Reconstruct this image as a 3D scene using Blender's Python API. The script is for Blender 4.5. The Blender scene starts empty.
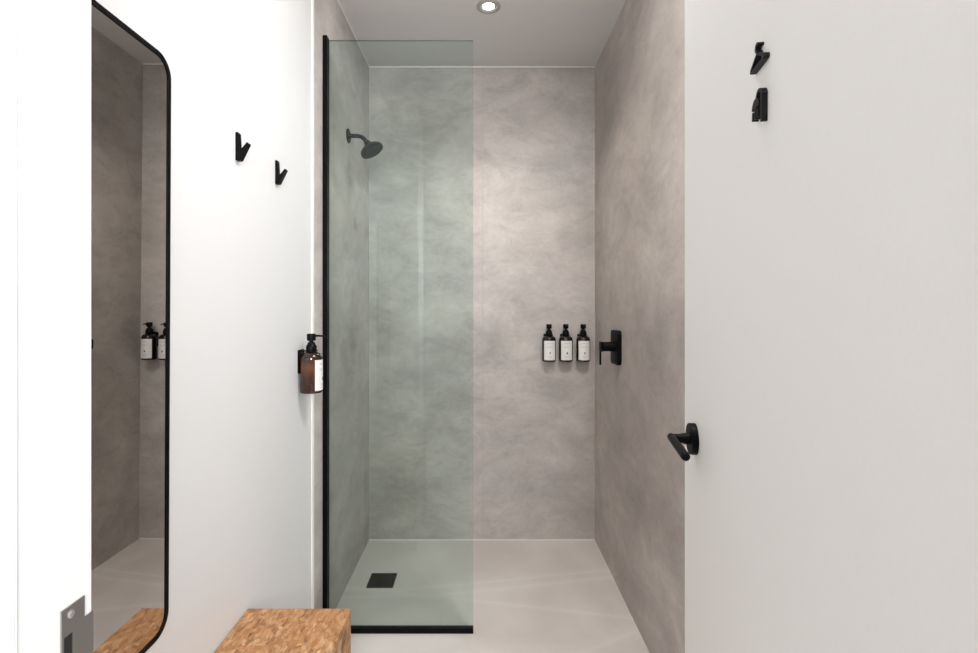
import bpy, bmesh, math, random
from mathutils import Vector, Matrix
random.seed(4)
S = bpy.context.scene
C = S.collection
PI = math.pi
F = 490.0            # focal length in pixels
EYE = 1.2425
A = 0.60             # half width of the shower room
YB = 2.602           # back wall
HC = 2.513           # ceiling height

# ------------------------------------------------------------------ materials
def newmat(name):
    m = bpy.data.materials.new(name); m.use_nodes = True
    nt = m.node_tree
    return m, nt, nt.nodes['Principled BSDF']

def plain(name, col, rough=0.5, metal=0.0, spec=0.5, bump=0.0, bscale=200):
    m, nt, p = newmat(name)
    n = nt.nodes.new('ShaderNodeTexNoise'); n.inputs['Scale'].default_value = bscale
    tc = nt.nodes.new('ShaderNodeTexCoord'); nt.links.new(tc.outputs['Object'], n.inputs['Vector'])
    mx = nt.nodes.new('ShaderNodeMix'); mx.data_type = 'RGBA'
    mx.inputs[6].default_value = (*[c*0.97 for c in col], 1); mx.inputs[7].default_value = (*col, 1)
    nt.links.new(n.outputs['Fac'], mx.inputs[0]); nt.links.new(mx.outputs[2], p.inputs['Base Color'])
    p.inputs['Roughness'].default_value = rough; p.inputs['Metallic'].default_value = metal
    p.inputs['Specular IOR Level'].default_value = spec
    if bump:
        b = nt.nodes.new('ShaderNodeBump'); b.inputs['Strength'].default_value = bump; b.inputs['Distance'].default_value = 0.002
        nt.links.new(n.outputs['Fac'], b.inputs['Height']); nt.links.new(b.outputs['Normal'], p.inputs['Normal'])
    return m

def ramp(nt, stops):
    r = nt.nodes.new('ShaderNodeValToRGB'); e = r.color_ramp.elements
    while len(e) < len(stops): e.new(0.5)
    for k, (pos, c) in enumerate(stops):
        e[k].position = pos; e[k].color = (*c, 1) if len(c) == 3 else c
    return r

def mixc(nt, fac, a, b, mode='MIX'):
    mx = nt.nodes.new('ShaderNodeMix'); mx.data_type = 'RGBA'; mx.blend_type = mode
    for s, v in ((0, fac), (6, a), (7, b)):
        if hasattr(v, 'is_linked') or isinstance(v, bpy.types.NodeSocket): nt.links.new(v, mx.inputs[s])
        elif isinstance(v, (int, float)): mx.inputs[s].default_value = v
        else: mx.inputs[s].default_value = (*v, 1)
    return mx.outputs[2]

def cement(name, light, dark, seed=0.0, rot=0.6, seam=False):
    """trowelled microcement: big soft clouds, diagonal trowel marks, fine pits"""
    m, nt, p = newmat(name)
    L = nt.links
    tc = nt.nodes.new('ShaderNodeTexCoord')
    mp = nt.nodes.new('ShaderNodeMapping'); mp.inputs['Location'].default_value = (seed, seed*1.7, seed*.6)
    L.new(tc.outputs['Object'], mp.inputs['Vector'])
    def noise(scale, det, dist, vec=None, rough=.5):
        n = nt.nodes.new('ShaderNodeTexNoise'); n.inputs['Scale'].default_value = scale
        n.inputs['Detail'].default_value = det; n.inputs['Distortion'].default_value = dist; n.inputs['Roughness'].default_value = rough
        L.new(vec or mp.outputs['Vector'], n.inputs['Vector']); return n.outputs['Fac']
    mp2 = nt.nodes.new('ShaderNodeMapping'); mp2.inputs['Rotation'].default_value = (rot, rot*.8, rot)
    mp2.inputs['Scale'].default_value = (1, 1, 1.7)
    L.new(mp.outputs['Vector'], mp2.inputs['Vector'])
    big = noise(1.3, 3, .3)
    cloud = noise(2.3, 8, .5, mp2.outputs['Vector'], .66)
    tro = noise(6.0, 10, .9, mp2.outputs['Vector'], .74)
    fine = noise(45, 5, .5, None, .7)
    r1 = ramp(nt, [(.38, dark), (.62, light)]); L.new(big, r1.inputs[0])
    r2 = ramp(nt, [(.37, (.84, .84, .845)), (.5, (.98, .98, .98)), (.63, (1.13, 1.13, 1.12))]); L.new(cloud, r2.inputs[0])
    r3 = ramp(nt, [(.37, (.89, .89, .885)), (.5, (1, 1, 1)), (.63, (1.07, 1.07, 1.07))]); L.new(tro, r3.inputs[0])
    r5 = ramp(nt, [(.30, (.93, .93, .93)), (.5, (1, 1, 1)), (.72, (1.04, 1.04, 1.04))]); L.new(fine, r5.inputs[0])
    c = mixc(nt, 1.0, r1.outputs[0], r2.outputs[0], 'MULTIPLY')
    c = mixc(nt, 1.0, c, r3.outputs[0], 'MULTIPLY')
    c = mixc(nt, 1.0, c, r5.outputs[0], 'MULTIPLY')
    # thin pale scratches of the trowel
    sc = noise(4.5, 6, 1.2, mp.outputs['Vector'], .62)
    r4 = ramp(nt, [(.493, (0, 0, 0)), (.50, (1, 1, 1)), (.507, (0, 0, 0))]); L.new(sc, r4.inputs[0])
    ms = nt.nodes.new('ShaderNodeMath'); ms.operation = 'MULTIPLY'; ms.inputs[1].default_value = .16
    L.new(r4.outputs[0], ms.inputs[0])
    c = mixc(nt, ms.outputs[0], c, (light[0]*1.15, light[1]*1.15, light[2]*1.15))
    L.new(c, p.inputs['Base Color'])
    p.inputs['Roughness'].default_value = .48
    p.inputs['Specular IOR Level'].default_value = .35
    b = nt.nodes.new('ShaderNodeBump'); b.inputs['Strength'].default_value = .12; b.inputs['Distance'].default_value = .003
    L.new(tro, b.inputs['Height']); L.new(b.outputs['Normal'], p.inputs['Normal'])
    return m

def stone_floor(name):
    m, nt, p = newmat(name); L = nt.links
    tc = nt.nodes.new('ShaderNodeTexCoord')
    n = nt.nodes.new('ShaderNodeTexNoise'); n.inputs['Scale'].default_value = 2.2; n.inputs['Detail'].default_value = 7; n.inputs['Distortion'].default_value = .6
    L.new(tc.outputs['Object'], n.inputs['Vector'])
    r = ramp(nt, [(.35, (.56, .515, .485)), (.65, (.66, .615, .585))]); L.new(n.outputs['Fac'], r.inputs[0])
    # long straight-ish pale veins
    mp = nt.nodes.new('ShaderNodeMapping'); mp.inputs['Rotation'].default_value = (0, 0, math.radians(24)); mp.inputs['Scale'].default_value = (.35, 1.5, 1); mp.inputs['Location'].default_value = (.3, .82, 0)
    L.new(tc.outputs['Object'], mp.inputs['Vector'])
    v = nt.nodes.new('ShaderNodeTexVoronoi'); v.feature = 'DISTANCE_TO_EDGE'; v.inputs['Scale'].default_value = 1.6
    L.new(mp.outputs['Vector'], v.inputs['Vector'])
    rv = ramp(nt, [(0, (1, 1, 1)), (.012, (.4, .4, .4)), (.05, (0, 0, 0))]); L.new(v.outputs['Distance'], rv.inputs[0])
    mm = nt.nodes.new('ShaderNodeMath'); mm.operation = 'MULTIPLY'; L.new(rv.outputs[0], mm.inputs[0]); L.new(n.outputs['Fac'], mm.inputs[1])
    c = mixc(nt, mm.outputs[0], r.outputs[0], (.74, .70, .675))
    L.new(c, p.inputs['Base Color']); p.inputs['Roughness'].default_value = .45; p.inputs['Specular IOR Level'].default_value = .4
    return m

def wood(name):
    """end-grain blocks of light brown wood with short dark streaks"""
    m, nt, p = newmat(name); L = nt.links
    tc = nt.nodes.new('ShaderNodeTexCoord')
    # warp so that the little blocks are irregular
    nz = nt.nodes.new('ShaderNodeTexNoise'); nz.inputs['Scale'].default_value = 9; nz.inputs['Detail'].default_value = 3
    L.new(tc.outputs['Object'], nz.inputs['Vector'])
    w = nt.nodes.new('ShaderNodeVectorMath'); w.operation = 'MULTIPLY_ADD'; w.inputs[1].default_value = (.03, .03, .03)
    L.new(nz.outputs['Color'], w.inputs[0]); L.new(tc.outputs['Object'], w.inputs[2])
    mp = nt.nodes.new('ShaderNodeMapping'); mp.inputs['Scale'].default_value = (85, 50, 50)
    L.new(w.outputs[0], mp.inputs['Vector'])
    v = nt.nodes.new('ShaderNodeTexVoronoi'); v.inputs['Scale'].default_value = 1; v.distance = 'CHEBYCHEV'
    L.new(mp.outputs['Vector'], v.inputs['Vector'])
    sep = nt.nodes.new('ShaderNodeSeparateColor'); L.new(v.outputs['Color'], sep.inputs[0])
    r = ramp(nt, [(0, (.34, .155, .06)), (.5, (.41, .205, .085)), (.85, (.47, .26, .125)), (1, (.55, .345, .20))]); L.new(sep.outputs[0], r.inputs[0])
    mp3 = nt.nodes.new('ShaderNodeMapping'); mp3.inputs['Scale'].default_value = (3.2, 1, 1.2); mp3.inputs['Rotation'].default_value = (0, 0, .25)
    L.new(tc.outputs['Object'], mp3.inputs['Vector'])
    n2 = nt.nodes.new('ShaderNodeTexNoise'); n2.inputs['Scale'].default_value = 30; n2.inputs['Detail'].default_value = 7; n2.inputs['Distortion'].default_value = 1.2
    L.new(mp3.outputs[0], n2.inputs['Vector'])
    r2 = ramp(nt, [(.30, (.42, .34, .28)), (.43, (.85, .81, .78)), (.55, (1, 1, 1)), (.70, (1.25, 1.25, 1.25))]); L.new(n2.outputs['Fac'], r2.inputs[0])
    c = mixc(nt, 1, r.outputs[0], r2.outputs[0], 'MULTIPLY')
    L.new(c, p.inputs['Base Color']); p.inputs['Roughness'].default_value = .5
    return m

def amber(name):
    m, nt, p = newmat(name)
    p.inputs['Base Color'].default_value = (.06, .018, .008, 1); p.inputs['Roughness'].default_value = .12
    n = nt.nodes.new('ShaderNodeTexCoord'); g = nt.nodes.new('ShaderNodeSeparateXYZ')
    nt.links.new(n.outputs['Object'], g.inputs[0])
    r = ramp(nt, [(.0, (.020, .006, .004)), (.055, (.050, .016, .008)), (.085, (.115, .042, .018)), (.118, (.022, .009, .006)), (1, (.01, .006, .005))])
    nt.links.new(g.outputs['Z'], r.inputs[0]); nt.links.new(r.outputs[0], p.inputs['Base Color'])
    p.inputs['Coat Weight'].default_value = .3
    return m

def glass_mat(name, tint):
    m = bpy.data.materials.new(name); m.use_nodes = True; nt = m.node_tree; nt.nodes.clear(); L = nt.links
    out = nt.nodes.new('ShaderNodeOutputMaterial')
    t = nt.nodes.new('ShaderNodeBsdfTransparent'); t.inputs[0].default_value = (*tint, 1)
    g = nt.nodes.new('ShaderNodeBsdfGlossy'); g.inputs['Roughness'].default_value = 0.0; g.inputs['Color'].default_value = (.93, 1, .97, 1)
    fr = nt.nodes.new('ShaderNodeFresnel'); fr.inputs['IOR'].default_value = 1.52
    mx = nt.nodes.new('ShaderNodeMixShader')
    k = nt.nodes.new('ShaderNodeMath'); k.operation = 'MULTIPLY'; k.inputs[1].default_value = .55; L.new(fr.outputs[0], k.inputs[0]); L.new(k.outputs[0], mx.inputs[0]); L.new(t.outputs[0], mx.inputs[1]); L.new(g.outputs[0], mx.inputs[2]); L.new(mx.outputs[0], out.inputs[0])
    return m

def emis(name, col, st):
    m, nt, p = newmat(name)
    p.inputs['Base Color'].default_value = (*col, 1)
    p.inputs['Emission Color'].default_value = (*col, 1); p.inputs['Emission Strength'].default_value = st
    return m

WHITE = plain('white_paint', (.73, .735, .745), .55, bump=.05); JAMBW = plain('jamb_paint', (.82, .825, .83), .5)
DOORW = plain('door_paint', (.88, .875, .865), .5, bump=.04)
CEIL = plain('ceiling_paint', (.72, .71, .705), .7)
BEAD = plain('white_sealant', (.85, .84, .82), .5)
CEM_B = cement('cement_back', (.54, .50, .48), (.42, .385, .362), 3.1, .6)
CEM_L = cement('cement_left', (.56, .525, .505), (.46, .42, .40), 8.3, .5)
CEM_R = cement('cement_right', (.52, .475, .445), (.39, .35, .325), 1.2, .8)
FLOOR = stone_floor('pale_stone')
WOOD = wood('end_grain_wood')
BLACK = plain('matt_black_metal', (.003, .003, .0033), .45, spec=.09)
BLKPL = plain('black_plastic', (.003, .003, .003), .4, spec=.12)
GRAPH = plain('pictogram_black', (.016, .016, .018), .5, spec=.2)
STEEL = plain('brushed_steel', (.36, .35, .34), .35, metal=.9)
DARK = plain('dark_void', (.01, .01, .01), .8)
AMBER = amber('backlit_amber_plastic'); AMBER_UNLIT = plain('unlit_amber_plastic', (.008, .005, .004), .18)  # one amber plastic: backlit brown and unlit near-black put into the colour
PAPER = plain('label_paper', (.80, .79, .77), .6)
INK = plain('grey_ink', (.45, .44, .43), .7)
INKD = plain('black_ink', (.03, .03, .03), .7)
GLASS = glass_mat('green_tinted_glass', (.88, .93, .913))
GEDGE = plain('glass_edge', (.16, .22, .19), .2)
MIRR = plain('mirror_silver', (.60, .585, .565), .0, metal=1.0)
LAMP = emis('lamp_lens', (1, .96, .9), 14)
RINGW = plain('lamp_ring', (.42, .42, .40), .5)

# ------------------------------------------------------------------ mesh helpers
def BM(): return bmesh.new()

def box(bm, x0, x1, y0, y1, z0, z1, bev=0.0, seg=2, M=None):
    r = bmesh.ops.create_cube(bm, size=1.0)
    vs = r['verts']
    for v in vs:
        v.co = Vector(((x0+x1)/2 + v.co.x*(x1-x0), (y0+y1)/2 + v.co.y*(y1-y0), (z0+z1)/2 + v.co.z*(z1-z0)))
    if bev:
        es = list({e for v in vs for e in v.link_edges})
        rr = bmesh.ops.bevel(bm, geom=es, offset=bev, segments=seg, affect='EDGES', profile=.5)
        vs = list({v for f in rr['faces'] for v in f.verts} | {v for v in vs if v.is_valid})
    if M is not None: bmesh.ops.transform(bm, matrix=M, verts=vs)
    return vs

def frame_of(d):
    d = Vector(d).normalized()
    u = d.orthogonal().normalized(); return u, d.cross(u), d

def lathe(bm, prof, base=(0, 0, 0), axis=(0, 0, 1), n=32, cap=True):
    """prof: list of (radius, distance along axis)"""
    u, v, d = frame_of(axis); base = Vector(base); rings = []
    for r, h in prof:
        rings.append([bm.verts.new(base + d*h + (u*math.cos(2*PI*k/n) + v*math.sin(2*PI*k/n))*r) for k in range(n)])
    for a, b in zip(rings, rings[1:]):
        for k in range(n): bm.faces.new((a[k], a[(k+1) % n], b[(k+1) % n], b[k]))
    if cap:
        bm.faces.new(list(reversed(rings[0]))); bm.faces.new(rings[-1])
    return rings

def tube(bm, pts, rad, n=14):
    """round tube along points; rad a number or a list"""
    pts = [Vector(p) for p in pts]; R = rad if isinstance(rad, (list, tuple)) else [rad]*len(pts)
    t0 = (pts[1]-pts[0]).normalized(); u = t0.orthogonal().normalized(); rings = []
    for i, p in enumerate(pts):
        t = (pts[min(i+1, len(pts)-1)] - pts[max(i-1, 0)]).normalized()
        u = (u - t*u.dot(t)).normalized(); w = t.cross(u)
        rings.append([bm.verts.new(p + (u*math.cos(2*PI*k/n) + w*math.sin(2*PI*k/n))*R[i]) for k in range(n)])
    for a, b in zip(rings, rings[1:]):
        for k in range(n): bm.faces.new((a[k], a[(k+1) % n], b[(k+1) % n], b[k]))
    bm.faces.new(list(reversed(rings[0]))); bm.faces.new(rings[-1])

def prism(bm, pts, vec, M=None):
    """extrude a polygon (3D points) along vec"""
    vec = Vector(vec); a = [bm.verts.new(Vector(p)) for p in pts]; b = [bm.verts.new(Vector(p)+vec) for p in pts]
    n = len(pts); bm.faces.new(a); bm.faces.new(list(reversed(b)))
    for k in range(n): bm.faces.new((a[k], b[k], b[(k+1) % n], a[(k+1) % n]))
    return a+b

def ribbon(bm, path, w, mapf, t0, t1):
    """flat bar of width w along a 2D path, thick between t0 and t1; mapf(u, v, t) -> 3D"""
    P = [Vector(p) for p in path]; Lf = []; Rt = []
    for i, p in enumerate(P):
        a = P[max(i-1, 0)]; b = P[min(i+1, len(P)-1)]; t = (b-a).normalized(); nrm = Vector((-t.y, t.x))
        k = 1.0
        if 0 < i < len(P)-1:
            t1_ = (P[i]-P[i-1]).normalized(); k = 1/max(.5, abs(nrm.dot(Vector((-t1_.y, t1_.x)))))
        Lf.append(p + nrm*w/2*k); Rt.append(p - nrm*w/2*k)
    V = [[bm.verts.new(mapf(q.x, q.y, t)) for q in row] for row in (Lf, Rt) for t in (t0, t1)]
    a, b, c, d = V    # L t0, L t1, R t0, R t1
    for i in range(len(P)-1):
        bm.faces.new((a[i], a[i+1], b[i+1], b[i])); bm.faces.new((c[i], d[i], d[i+1], c[i+1]))
        bm.faces.new((b[i], b[i+1], d[i+1], d[i])); bm.faces.new((a[i], c[i], c[i+1], a[i+1]))
    bm.faces.new((a[0], b[0], d[0], c[0])); bm.faces.new((a[-1], c[-1], d[-1], b[-1]))

def rrect(y0, y1, z0, z1, r, n=12):
    """rounded rectangle as (y, z) pairs"""
    out = []
    for cy, cz, a0 in ((y1-r, z1-r, 0), (y0+r, z1-r, 90), (y0+r, z0+r, 180), (y1-r, z0+r, 270)):
        for k in range(n+1):
            a = math.radians(a0 + 90*k/n); out.append((cy+r*math.cos(a), cz+r*math.sin(a)))
    return out

def obj(name, bm, mats, parent=None, smooth=False, world=True):
    bmesh.ops.recalc_face_normals(bm, faces=bm.faces)
    me = bpy.data.meshes.new(name)
    if parent is not None and world:       # mesh was drawn in world space: bring it into the parent's space
        bpy.context.view_layer.update()
        bmesh.ops.transform(bm, matrix=parent.matrix_world.inverted(), verts=bm.verts)
    bm.to_mesh(me); bm.free()
    o = bpy.data.objects.new(name, me); C.objects.link(o)
    for m in (mats if isinstance(mats, (list, tuple)) else [mats]): me.materials.append(m)
    if parent is not None: o.parent = parent
    if smooth:
        for p in me.polygons: p.use_smooth = True
        try: me.set_sharp_from_angle(angle=math.radians(38))
        except Exception: pass
    return o

def thing(name, label, cat, loc=(0, 0, 0), rotz=0, group=None):
    o = bpy.data.objects.new(name, None); C.objects.link(o); o.empty_display_size = .05
    o.location = loc; o.rotation_euler = (0, 0, rotz); o['label'] = label; o['category'] = cat
    if group: o['group'] = group
    return o

def struct(name, bm, m, parent=None, label=None):
    o = obj(name, bm, m, parent)
    if parent is None: o['kind'] = 'structure'
    if label: o['label'] = label
    return o

def dup(root, loc, rotz, label, group=None):
    r = root.copy(); C.objects.link(r); r.location = loc; r.rotation_euler = (0, 0, rotz); r['label'] = label
    if group: r['group'] = group
    for ch in list(root.children):
        c = ch.copy(); C.objects.link(c); c.parent = r
        for g in ch.children:
            d = g.copy(); C.objects.link(d); d.parent = c
    return r

# ------------------------------------------------------------------ the setting
YS = 1.729           # where the cement starts on the side walls
bm = BM(); box(bm, -1.32, 1.32, -1.95, 2.75, -.08, 0); struct('floor', bm, FLOOR)
bm = BM(); box(bm, -1.32, 1.32, -1.95, 2.75, HC, HC+.08); struct('ceiling', bm, CEIL)
bm = BM(); box(bm, -.72, .72, YB, YB+.12, 0, HC); struct('wall_back', bm, CEM_B)
wl = BM(); box(wl, -.72, -A, .46, YS, 0, HC); struct('wall_left', wl, WHITE)
bm = BM(); box(bm, -.72, -A, YS, YB, 0, HC); struct('wall_left_shower', bm, CEM_L)
bm = BM(); box(bm, A, .72, .0, 1.20, 0, HC); struct('wall_right', bm, WHITE)
bm = BM(); box(bm, A, .72, 1.20, YB, 0, HC); struct('wall_right_shower', bm, CEM_R)
# white edge profile between paint and cement, sealant beads in the corners
bm = BM(); box(bm, -A, -A+.004, 1.722, 1.740, 0, HC); struct('trim_1', bm, BEAD)
bm = BM(); box(bm, -A+.0, A, YB-.005, YB, HC-.005, HC); struct('trim_2', bm, BEAD)
bm = BM(); box(bm, -A, -A+.004, 1.75, YB-.005, HC-.004, HC); struct('trim_3', bm, BEAD)
bm = BM(); box(bm, -A, A-.004, YB-.003, YB, 0, .003); struct('trim_4', bm, BEAD)
# joint between the two back panels
bm = BM(); box(bm, .003, .0055, YB-.0015, YB, .004, HC-.005); struct('trim_5', bm, plain('joint', (.42, .38, .36), .6))
# doorway: left jamb with its stop, right nib, header, passage behind the camera
JX = -.42; JY = .5277
bm = BM(); box(bm, -.60, JX, .22, JY, 0, HC, .0015); struct('wall_front', bm, JAMBW)
bm = BM(); box(bm, JX, JX+.002, .26, .440, 0, HC, .002); struct('trim_6', bm, JAMBW)
bm = BM(); box(bm, .305, 1.2, .06, .185, 0, HC); struct('wall_front_right', bm, WHITE)
bm = BM(); box(bm, -.60, .305, .06, .185, 2.14, HC); struct('trim_7', bm, WHITE)
bm = BM(); box(bm, -1.32, -.60, .22, .46, 0, HC); struct('wall_hall_front', bm, WHITE)
HALL = plain('hall_paint', (.50, .49, .48), .7)
bm = BM(); box(bm, -1.32, -1.2, -1.83, .22, 0, HC); struct('wall_hall_left', bm, HALL)
bm = BM(); box(bm, 1.2, 1.32, -1.83, .185, 0, HC); struct('wall_hall_right', bm, HALL)
bm = BM(); box(bm, -1.32, 1.32, -1.95, -1.83, 0, HC); struct('wall_hall_back', bm, HALL)

# strike plate let into the left jamb
jamb = bpy.data.objects['wall_front']
bm = BM()
def jm(y, z, x=0.0): return Vector((JX + .0002 + x, y, z))
T = .0016
outer = [(.488, .848), (.488, .938), (.516, .938), (.516, .915), (.5277, .915), (.5277, .871), (.516, .871), (.516, .848)]
# ring around the latch hole made of boxes
def pl(y0, y1, z0, z1): box(bm, JX+.0002, JX+T, y0, y1, z0, z1)
pl(.488, .516, .9095, .938); pl(.488, .516, .848, .877); pl(.488, .4905, .877, .9095); pl(.5007, .516, .877, .9095); pl(.516, .5277, .871, .915)
sp = obj('strike_plate', bm, STEEL, jamb); sp['label'] = 'steel strike plate let into the white door jamb'
bm = BM(); box(bm, JX+.0001, JX+.0008, .4905, .5007, .877, .9095); obj('latch_hole', bm, DARK, sp)
bm = BM()
lathe(bm, [(.0042, 0), (.0042, .0006), (.0025, .0014)], (JX+T, .499, .929), (1, 0, 0), 16)
obj('screw', bm, plain('screw_steel', (.7, .7, .7), .25, metal=.9), sp)

# ------------------------------------------------------------------ the open door on the right
TH = math.radians(10.75); LD = .775
xf, yf = .397, .960
hx, hy = xf - LD*math.sin(TH), yf - LD*math.cos(TH)
bm = BM(); box(bm, 0, .04, 0, LD, .008, 2.11, .0015)
door = obj('door_1', bm, DOORW); door['kind'] = 'structure'
door['label'] = 'white door standing open on the right with black lever handle'
door.location = (hx, hy, 0); door.rotation_euler = (0, 0, -TH)
hyl = LD - .088; hz = 1.0055
bm = BM()
lathe(bm, [(.0275, 0), (.0275, .0095), (.0265, .0110)], (-.0002, hyl, hz), (-1, 0, 0), 40)
hd = obj('door_handle', bm, BLACK, door, True, False); hd['label'] = 'black round rose and straight lever handle on the white door'
bm = BM()
lathe(bm, [(.0105, .010), (.0100, .018), (.0078, .026), (.0070, .040)], (0, hyl, hz), (-1, 0, 0), 24)
obj('neck', bm, BLACK, hd, True, False)
bm = BM()
lathe(bm, [(.0050, -.009), (.0068, -.0075), (.0070, 0), (.0072, .108), (.0068, .113), (.0050, .115)], (-.040, hyl, hz), (0, -1, 0), 24)
obj('lever', bm, BLACK, hd, True, False)
# pictograms standing proud of the door: a coat hanger and a shower
sy = LD - .406
EX = .0064
def dm(cz): return lambda u, v, t: Vector((-t, sy + u*-1, cz + v))   # u to the viewer's right (towards the hinge), v up
bm = BM(); f = dm(1.5190)
w_ = .0034
def arc(cx, cz, r, a0, a1, n=14): return [(cx + r*math.cos(math.radians(a0+(a1-a0)*k/n)), cz + r*math.sin(math.radians(a0+(a1-a0)*k/n))) for k in range(n+1)]
ribbon(bm, [(-.0005, .0125), (-.0200, .0020), (-.0205, 0), (-.0190, -.0008), (.0190, -.0008), (.0205, 0), (.0200, .0020), (.0005, .0125)], w_*.8, f, 0, EX)
ribbon(bm, [(0, .0118), (0, .0150)] + arc(.0, .0196, .0046, 250, 20), w_*.8, f, 0, EX)
p1 = obj('hanger_pictogram', bm, GRAPH, door, False, False); p1['label'] = 'black raised clothes hanger sign on the white door'
bm = BM(); f = dm(1.4575)
ribbon(bm, [(.0135, -.008), (.0135, .0100), (.0135, .0225)] + arc(.0060, .0225, .0075, 0, 180) + [(-.0015, .019)], .0036, f, 0, EX)
half = arc(-.0045, .0135, .0110, 0, 180, 16)
prism(bm, [f(u, v, 0) for u, v in half], Vector((-EX, 0, 0)))
for k in range(3):
    u0 = -.0125 + k*.0072
    ribbon(bm, [(u0, .0112), (u0-.0012, .0015)], .0034, f, 0, EX)
p2 = obj('shower_pictogram', bm, GRAPH, door, False, False); p2['label'] = 'black raised shower sign below the hanger sign'

# ------------------------------------------------------------------ glass shower screen
sc = thing('shower_screen', 'tall frameless green-tinted glass screen in black channels on left shower wall', 'shower screen', (-.3, 1.868, 0))
bm = BM(); box(bm, -A+.006, -.034, 1.862, 1.870, .006, 2.2525)
g = obj('glass_panel', bm, [GLASS, GEDGE], sc)
for p in g.data.polygons:
    if abs(p.normal.y) < .5: p.material_index = 1
bm = BM(); box(bm, -A, -A+.0165, 1.843, 1.874, 0, 2.262, .001); o = obj('wall_channel', bm, BLACK, sc); o['label'] = 'black upright channel'
bm = BM(); box(bm, -A+.0165, -.033, 1.857, 1.878, 0, .019, .001); o = obj('floor_channel', bm, BLACK, sc); o['label'] = 'black floor channel'

# ------------------------------------------------------------------ shower head
sx, sy_, sz = -A, 2.194, 2.004
sh = thing('wall_shower', 'small black bell-shaped shower head on curved wall arm behind the glass', 'shower', (sx, sy_, sz))
bm = BM(); lathe(bm, [(.032, 0), (.032, .003), (.029, .006), (.014, .008), (.012, .012)], (sx, sy_, sz), (1, 0, 0), 36); obj('wall_flange', bm, BLACK, sh, True)
bm = BM()
pts = [(sx+.005, sy_, sz)] + [(sx+.040 + .045*math.sin(math.radians(a)), sy_, sz - .045*(1-math.cos(math.radians(a)))) for a in range(0, 56, 8)]
last = Vector(pts[-1]); dirv = Vector((math.cos(math.radians(52)), 0, -math.sin(math.radians(52))))
pts += [tuple(last + dirv*.012), tuple(last + dirv*.034)]
tube(bm, pts, .0095, 16); obj('arm', bm, BLACK, sh, True)
hb = last + dirv*.023; ax = Vector((.52, -.05, -.85)).normalized()
bm = BM(); lathe(bm, [(.013, -.008), (.016, -.003), (.016, .006), (.013, .009), (.022, .013), (.040, .020), (.051, .029), (.054, .040), (.051, .046)], hb, ax, 40)
head = obj('shower_head', bm, BLACK, sh, True)
bm = BM(); lathe(bm, [(.047, .0455), (.046, .0475)], hb, ax, 40)
u, v, d = frame_of(ax)
for rr, nn in ((.012, 6), (.024, 12), (.036, 18)):
    for k in range(nn):
        a = 2*PI*k/nn; lathe(bm, [(.0018, .047), (.0012, .050)], hb + (u*math.cos(a)+v*math.sin(a))*rr, ax, 6)
obj('spray_face', bm, plain('spray_rubber', (.008, .008, .008), .6, spec=.1), head)

# ------------------------------------------------------------------ mixer valve on the right shower wall
my, mz = 2.163, 1.0605
mv = thing('shower_mixer', 'black shower mixer with square plate and lever on the right cement wall', 'shower mixer', (A, my, mz))
bm = BM(); prism(bm, [(A, y, z) for y, z in rrect(my-.058, my+.058, mz-.075, mz+.075, .018)], (-.018, 0, 0))
bmesh.ops.recalc_face_normals(bm, faces=bm.faces)
bmesh.ops.bevel(bm, geom=[e for e in bm.edges if all(abs(v.co.x-(A-.018)) < 1e-5 for v in e.verts)], offset=.002, segments=2, affect='EDGES', profile=.5)
obj('wall_plate', bm, BLACK, mv, True)
bm = BM(); lathe(bm, [(.026, .018), (.026, .021), (.0215, .024), (.0205, .066), (.0185, .068)], (A, my, mz+.003), (-1, 0, 0), 32); obj('valve_body', bm, BLACK, mv, True)
bm = BM(); box(bm, A-.080, A-.066, my-.0215, my+.0215, mz-.018, mz+.0245, .004)
box(bm, A-.0815, A-.0745, my-.0085, my+.0085, mz-.078, mz-.012, .003); obj('lever', bm, BLACK, mv)

# ------------------------------------------------------------------ floor drain
dr = thing('floor_drain', 'black square drain cover in the shower floor behind glass', 'drain', (-.4515, 2.216, 0))
bm = BM(); box(bm, -.511, -.3925, 2.158, 2.274, .0002, .0035, .0008); obj('frame', bm, BLACK, dr)
bm = BM(); box(bm, -.506, -.3975, 2.163, 2.269, .0035, .0050, .0006); obj('cover', bm, plain('drain_cover', (.003, .003, .003), .6, spec=.05), dr)

# ------------------------------------------------------------------ ceiling downlight
lx, ly = .0275, 2.077
dl = thing('ceiling_downlight', 'small round recessed white downlight in the shower ceiling', 'downlight', (lx, ly, HC))
bm = BM(); lathe(bm, [(.0250, .0), (.0262, .0020), (.0320, .0024), (.0340, .0045), (.048, .0045), (.051, .0025), (.051, 0)], (lx, ly, HC), (0, 0, -1), 48, cap=False)
obj('trim_ring', bm, RINGW, dl, True)
bm = BM(); lathe(bm, [(.0005, .0030), (.012, .0033), (.020, .0030), (.0250, .0008)], (lx, ly, HC), (0, 0, -1), 40, cap=False); obj('lens', bm, LAMP, dl, True)

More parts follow.
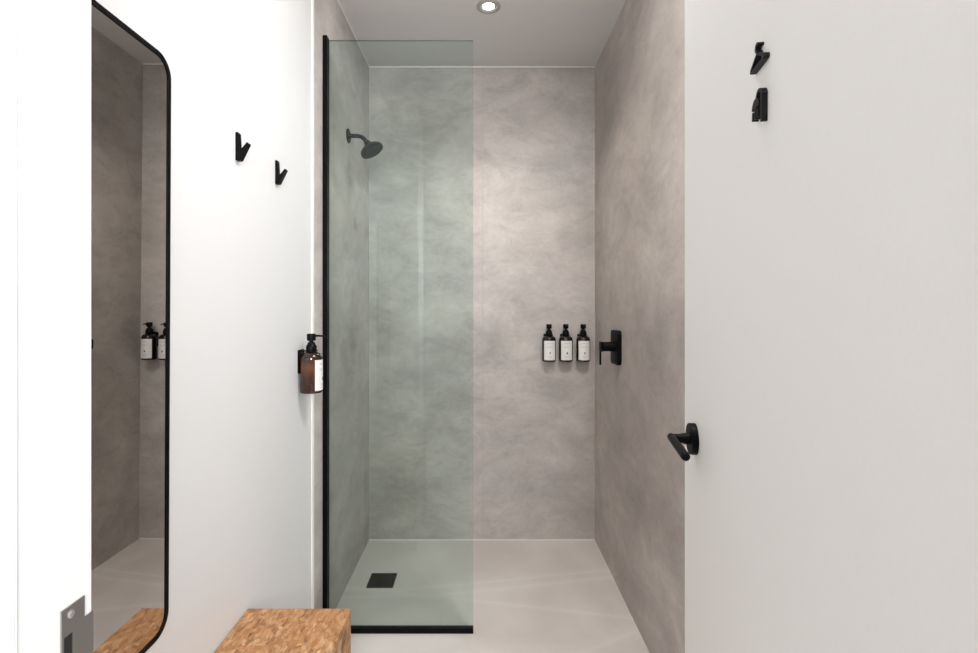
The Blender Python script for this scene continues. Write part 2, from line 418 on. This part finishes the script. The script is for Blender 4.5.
# ------------------------------------------------------------------ wall mirror
MIRYAW = .23; MIRLEAN = .27
mi = thing('wall_mirror', 'tall rounded rectangular mirror in slim black frame on white left wall', 'mirror', (-A, .75, 1.17))
y0, y1, z0, z1 = .565, .934, .628, 1.7103
bm = BM(); FW = .0092
ro = rrect(y0, y1, z0, z1, .038, 14); ri = rrect(y0+FW, y1-FW, z0+FW, z1-FW, .029, 14)
n = len(ro); V = [[bm.verts.new((x, y, z)) for y, z in r] for x, r in ((-A, ro), (-A+.006, ro), (-A+.006, ri), (-A, ri))]
for a, b in ((0, 1), (1, 2), (2, 3), (3, 0)):
    for k in range(n): bm.faces.new((V[a][k], V[a][(k+1) % n], V[b][(k+1) % n], V[b][k]))
obj('frame', bm, BLACK, mi, True)
bm = BM(); prism(bm, [(-A, y, z) for y, z in rrect(y0+FW-.001, y1-FW+.001, z0+FW-.001, z1-FW+.001, .029, 14)], (.0045, 0, 0)); obj('mirror_glass', bm, MIRR, mi)
mi.rotation_euler = (0, math.radians(MIRLEAN), math.radians(MIRYAW))

# ------------------------------------------------------------------ robe hooks
hk = thing('robe_hook', 'black V-shaped robe hook on white wall, the one nearer the mirror', 'hook', (-A, 1.199, 1.5975), 0, 'robe hooks on the left wall')
W = .0078
def vplate(pts, w): 
    bm = BM(); prism(bm, [(x, -w, z) for x, z in pts], (0, 2*w, 0))
    bmesh.ops.recalc_face_normals(bm, faces=bm.faces)
    bmesh.ops.bevel(bm, geom=list(bm.edges), offset=.0009, segments=2, affect='EDGES', profile=.5); return bm
obj('wall_leg', vplate([(0, 0), (0, .0665), (.0012, .0685), (.0045, .0690), (.0070, .0670), (.0092, .024), (.0100, 0)], W), BLACK, hk, False, False)
obj('prong', vplate([(.003, .0005), (.0120, .0005), (.0315, .0400), (.0308, .0428), (.0275, .0440), (.0092, .0215), (.003, .016)], W-.0002), BLACK, hk, False, False)
dup(hk, (-A, 1.428, 1.597), 0, 'black V-shaped robe hook on white wall, the one nearer the shower')

# ------------------------------------------------------------------ pump bottles and their holders
def make_holder(label, group):
    t = thing('bottle_holder', label, 'bottle holder', (0, 0, 0), 0, group)
    bm = BM(); prism(bm, [(x, .036, z) for x, z in rrect(-.025, .025, .065, .142, .004, 4)], (0, -.004, 0)); obj('wall_plate', bm, BLKPL, t, False, False)
    bm = BM()
    # arm and ring round the neck
    box(bm, -.010, .010, .0145, .034, .1355, .1395, .0008)
    rings = []
    for r, z in ((.0165, .1355), (.0205, .1355), (.0205, .1395), (.0165, .1395)):
        rings.append([bm.verts.new((r*math.cos(2*PI*k/28), r*math.sin(2*PI*k/28), z)) for k in range(28)])
    for i in range(4):
        a, b = rings[i], rings[(i+1) % 4]
        for k in range(28): bm.faces.new((a[k], a[(k+1) % 28], b[(k+1) % 28], b[k]))
    obj('neck_ring', bm, BLKPL, t, False, False)
    return t

def make_bottle(label, group, mark, body=None):
    t = thing('pump_bottle', label, 'bottle', (0, 0, 0), 0, group)
    bm = BM(); lathe(bm, [(.0310, 0), (.0348, .002), (.0358, .006), (.0358, .110), (.0348, .118), (.0310, .126), (.0240, .1315), (.0160, .1335), (.0145, .138)], n=40)
    obj('bottle_body', bm, body or AMBER_UNLIT, t, True, False)
    # label with its small print and emblem as raised ink in the same mesh
    bm = BM(); r = .0361
    def patch(u0, u1, z0, z1, m_=6, dr_=.0002, mi_=1):
        q_ = r + dr_
        A_ = [-PI/2 + (u0+(u1-u0)*k/m_)/q_ for k in range(m_+1)]
        a = [bm.verts.new((q_*math.cos(q), q_*math.sin(q), z0)) for q in A_]; b = [bm.verts.new((q_*math.cos(q), q_*math.sin(q), z1)) for q in A_]
        for k in range(m_):
            f_ = bm.faces.new((a[k], a[k+1], b[k+1], b[k])); f_.material_index = mi_
    patch(-.0332, .0332, .009, .109, 20, 0, 0)
    for i in range(7): patch(-.017+i*.005, -.0135+i*.005, .0935, .0965)
    patch(-.022, .022, .0805, .0812); patch(-.022, .022, .0735, .0742)
    for i in range(5): patch(-.0125+i*.005, -.009+i*.005, .0757, .0780)
    for i, (s_, e_) in enumerate(((-.012, .012), (-.010, .010), (-.011, .009))): patch(s_, e_, .030-i*.004, .0313-i*.004)
    patch(-.006, .006, .0150, .0163)
    for q in mark: patch(*q, 3, .0002, 2)
    lab = obj('paper_label', bm, [PAPER, INK, INKD], t, True, False); lab['label'] = 'white printed label'
    bm = BM(); lathe(bm, [(.0170, .1375), (.0175, .151), (.0162, .155), (.0128, .159), (.0115, .1655), (.0070, .1665), (.0065, .1745)], n=28); obj('pump_collar', bm, BLKPL, t, True, False)
    bm = BM(); lathe(bm, [(.0130, .1715), (.0143, .173), (.0143, .1915), (.0128, .194)], n=28)
    hdv = obj('pump_head', bm, BLKPL, t, True, False)
    bm = BM(); tube(bm, [(0, -.008, .187), (0, -.025, .1872), (0, -.042, .186), (0, -.048, .1840)], [.0042, .0034, .0028, .0022], 12); obj('spout', bm, BLKPL, hdv, True, False)
    return t
mk_c = [(-.001, .005, .0490, .0510), (-.002, .0005, .0420, .0500), (-.001, .004, .0400, .0415), (.0015, .003, .0440, .0500)]
mk_4 = [(-.001, .002, .0470, .0525), (-.003, .004, .0440, .0485), (-.001, .005, .0400, .0450)]
mk_d = [(.001, .004, .0470, .0525), (-.004, .003, .0440, .0485), (-.002, .002, .0400, .0450)]
YW = YB - .036
b1 = make_bottle('black pump bottle on the back wall, leftmost of the row of three', 'three pump bottles on the back shower wall', mk_c)
b1.location = (.351, YW, .953)
b2 = make_bottle('black pump bottle on the back wall, middle of the row of three', 'three pump bottles on the back shower wall', mk_4)
b2.location = (.439, YW, .953)
b3 = make_bottle('black pump bottle on the back wall, nearest the corner with the mixer', 'three pump bottles on the back shower wall', mk_d)
b3.location = (.530, YW, .953)
b4 = make_bottle('brown amber pump bottle on left wall just outside the glass screen', 'soap bottle by the screen', mk_4, AMBER)
b4.location = (-A+.0365, 1.618, .957); b4.rotation_euler = (0, 0, PI/2)
del b4['group']
h1 = make_holder('black holder behind the leftmost bottle of the back wall row', 'black bottle holders on the back shower wall')
h1.location = (.351, YW, .953)
dup(h1, (.439, YW, .953), 0, 'black holder behind the middle bottle of the back wall row')
dup(h1, (.530, YW, .953), 0, 'black holder behind the bottle nearest the mixer corner')
h4 = dup(h1, (-A+.0365, 1.618, .957), PI/2, 'black holder gripping the brown bottle beside the glass screen')
del h4['group']

# ------------------------------------------------------------------ wooden bench
bx0, bx1, by0, by1, bz = -.598, -.334, .80, 1.251, .4715
be = thing('wooden_bench', 'solid end-grain wooden block bench against the white left wall', 'bench', ((bx0+bx1)/2, (by0+by1)/2, 0))
bm = BM(); box(bm, bx0, bx1, by0, by1, .0, bz, .004, 3)
obj('block', bm, WOOD, be)

# ------------------------------------------------------------------ lights
def area(name, loc, tgt, sx_, sy2, power, col=(1, 1, 1)):
    l = bpy.data.lights.new(name, 'AREA'); l.shape = 'RECTANGLE'; l.size = sx_; l.size_y = sy2; l.energy = power; l.color = col
    o = bpy.data.objects.new(name, l); C.objects.link(o); o.location = loc
    o.rotation_euler = (Vector(tgt)-Vector(loc)).to_track_quat('-Z', 'Y').to_euler(); return o
area('hall_lamp', (.30, -1.1, 1.75), (.10, 1.6, 1.0), .55, .9, 51, (.97, .985, 1))
area('room_fill_light', (.36, 1.0, HC-.01), (.2, 1.2, 0), .36, .36, 27, (1, .97, .94))  # added soft fill under the ceiling, unseen, brightens shower and left wall
sp_ = bpy.data.lights.new('downlight_beam', 'SPOT'); sp_.energy = 20; sp_.spot_size = math.radians(120); sp_.spot_blend = .8; sp_.shadow_soft_size = .03; sp_.color = (1, .94, .88)
o = bpy.data.objects.new('downlight_beam', sp_); C.objects.link(o); o.location = (lx, ly, HC-.03)
w = bpy.data.worlds.new('World'); S.world = w; w.use_nodes = True
w.node_tree.nodes['Background'].inputs[0].default_value = (.8, .85, .9, 1); w.node_tree.nodes['Background'].inputs[1].default_value = .3

# ------------------------------------------------------------------ camera
cam = bpy.data.cameras.new('camera'); co = bpy.data.objects.new('camera', cam); C.objects.link(co)
co.location = (0, 0, EYE); co.rotation_euler = (PI/2, 0, 0)
cam.sensor_fit = 'HORIZONTAL'; cam.sensor_width = 36; cam.lens = F/978*36
cam.shift_x = 7/978; cam.shift_y = -20.5/978; cam.clip_start = .01
S.camera = co
S.view_settings.view_transform = 'Standard'; S.view_settings.exposure = 0.0
S.cycles.max_bounces = 16; S.cycles.diffuse_bounces = 8; S.cycles.transparent_max_bounces = 12
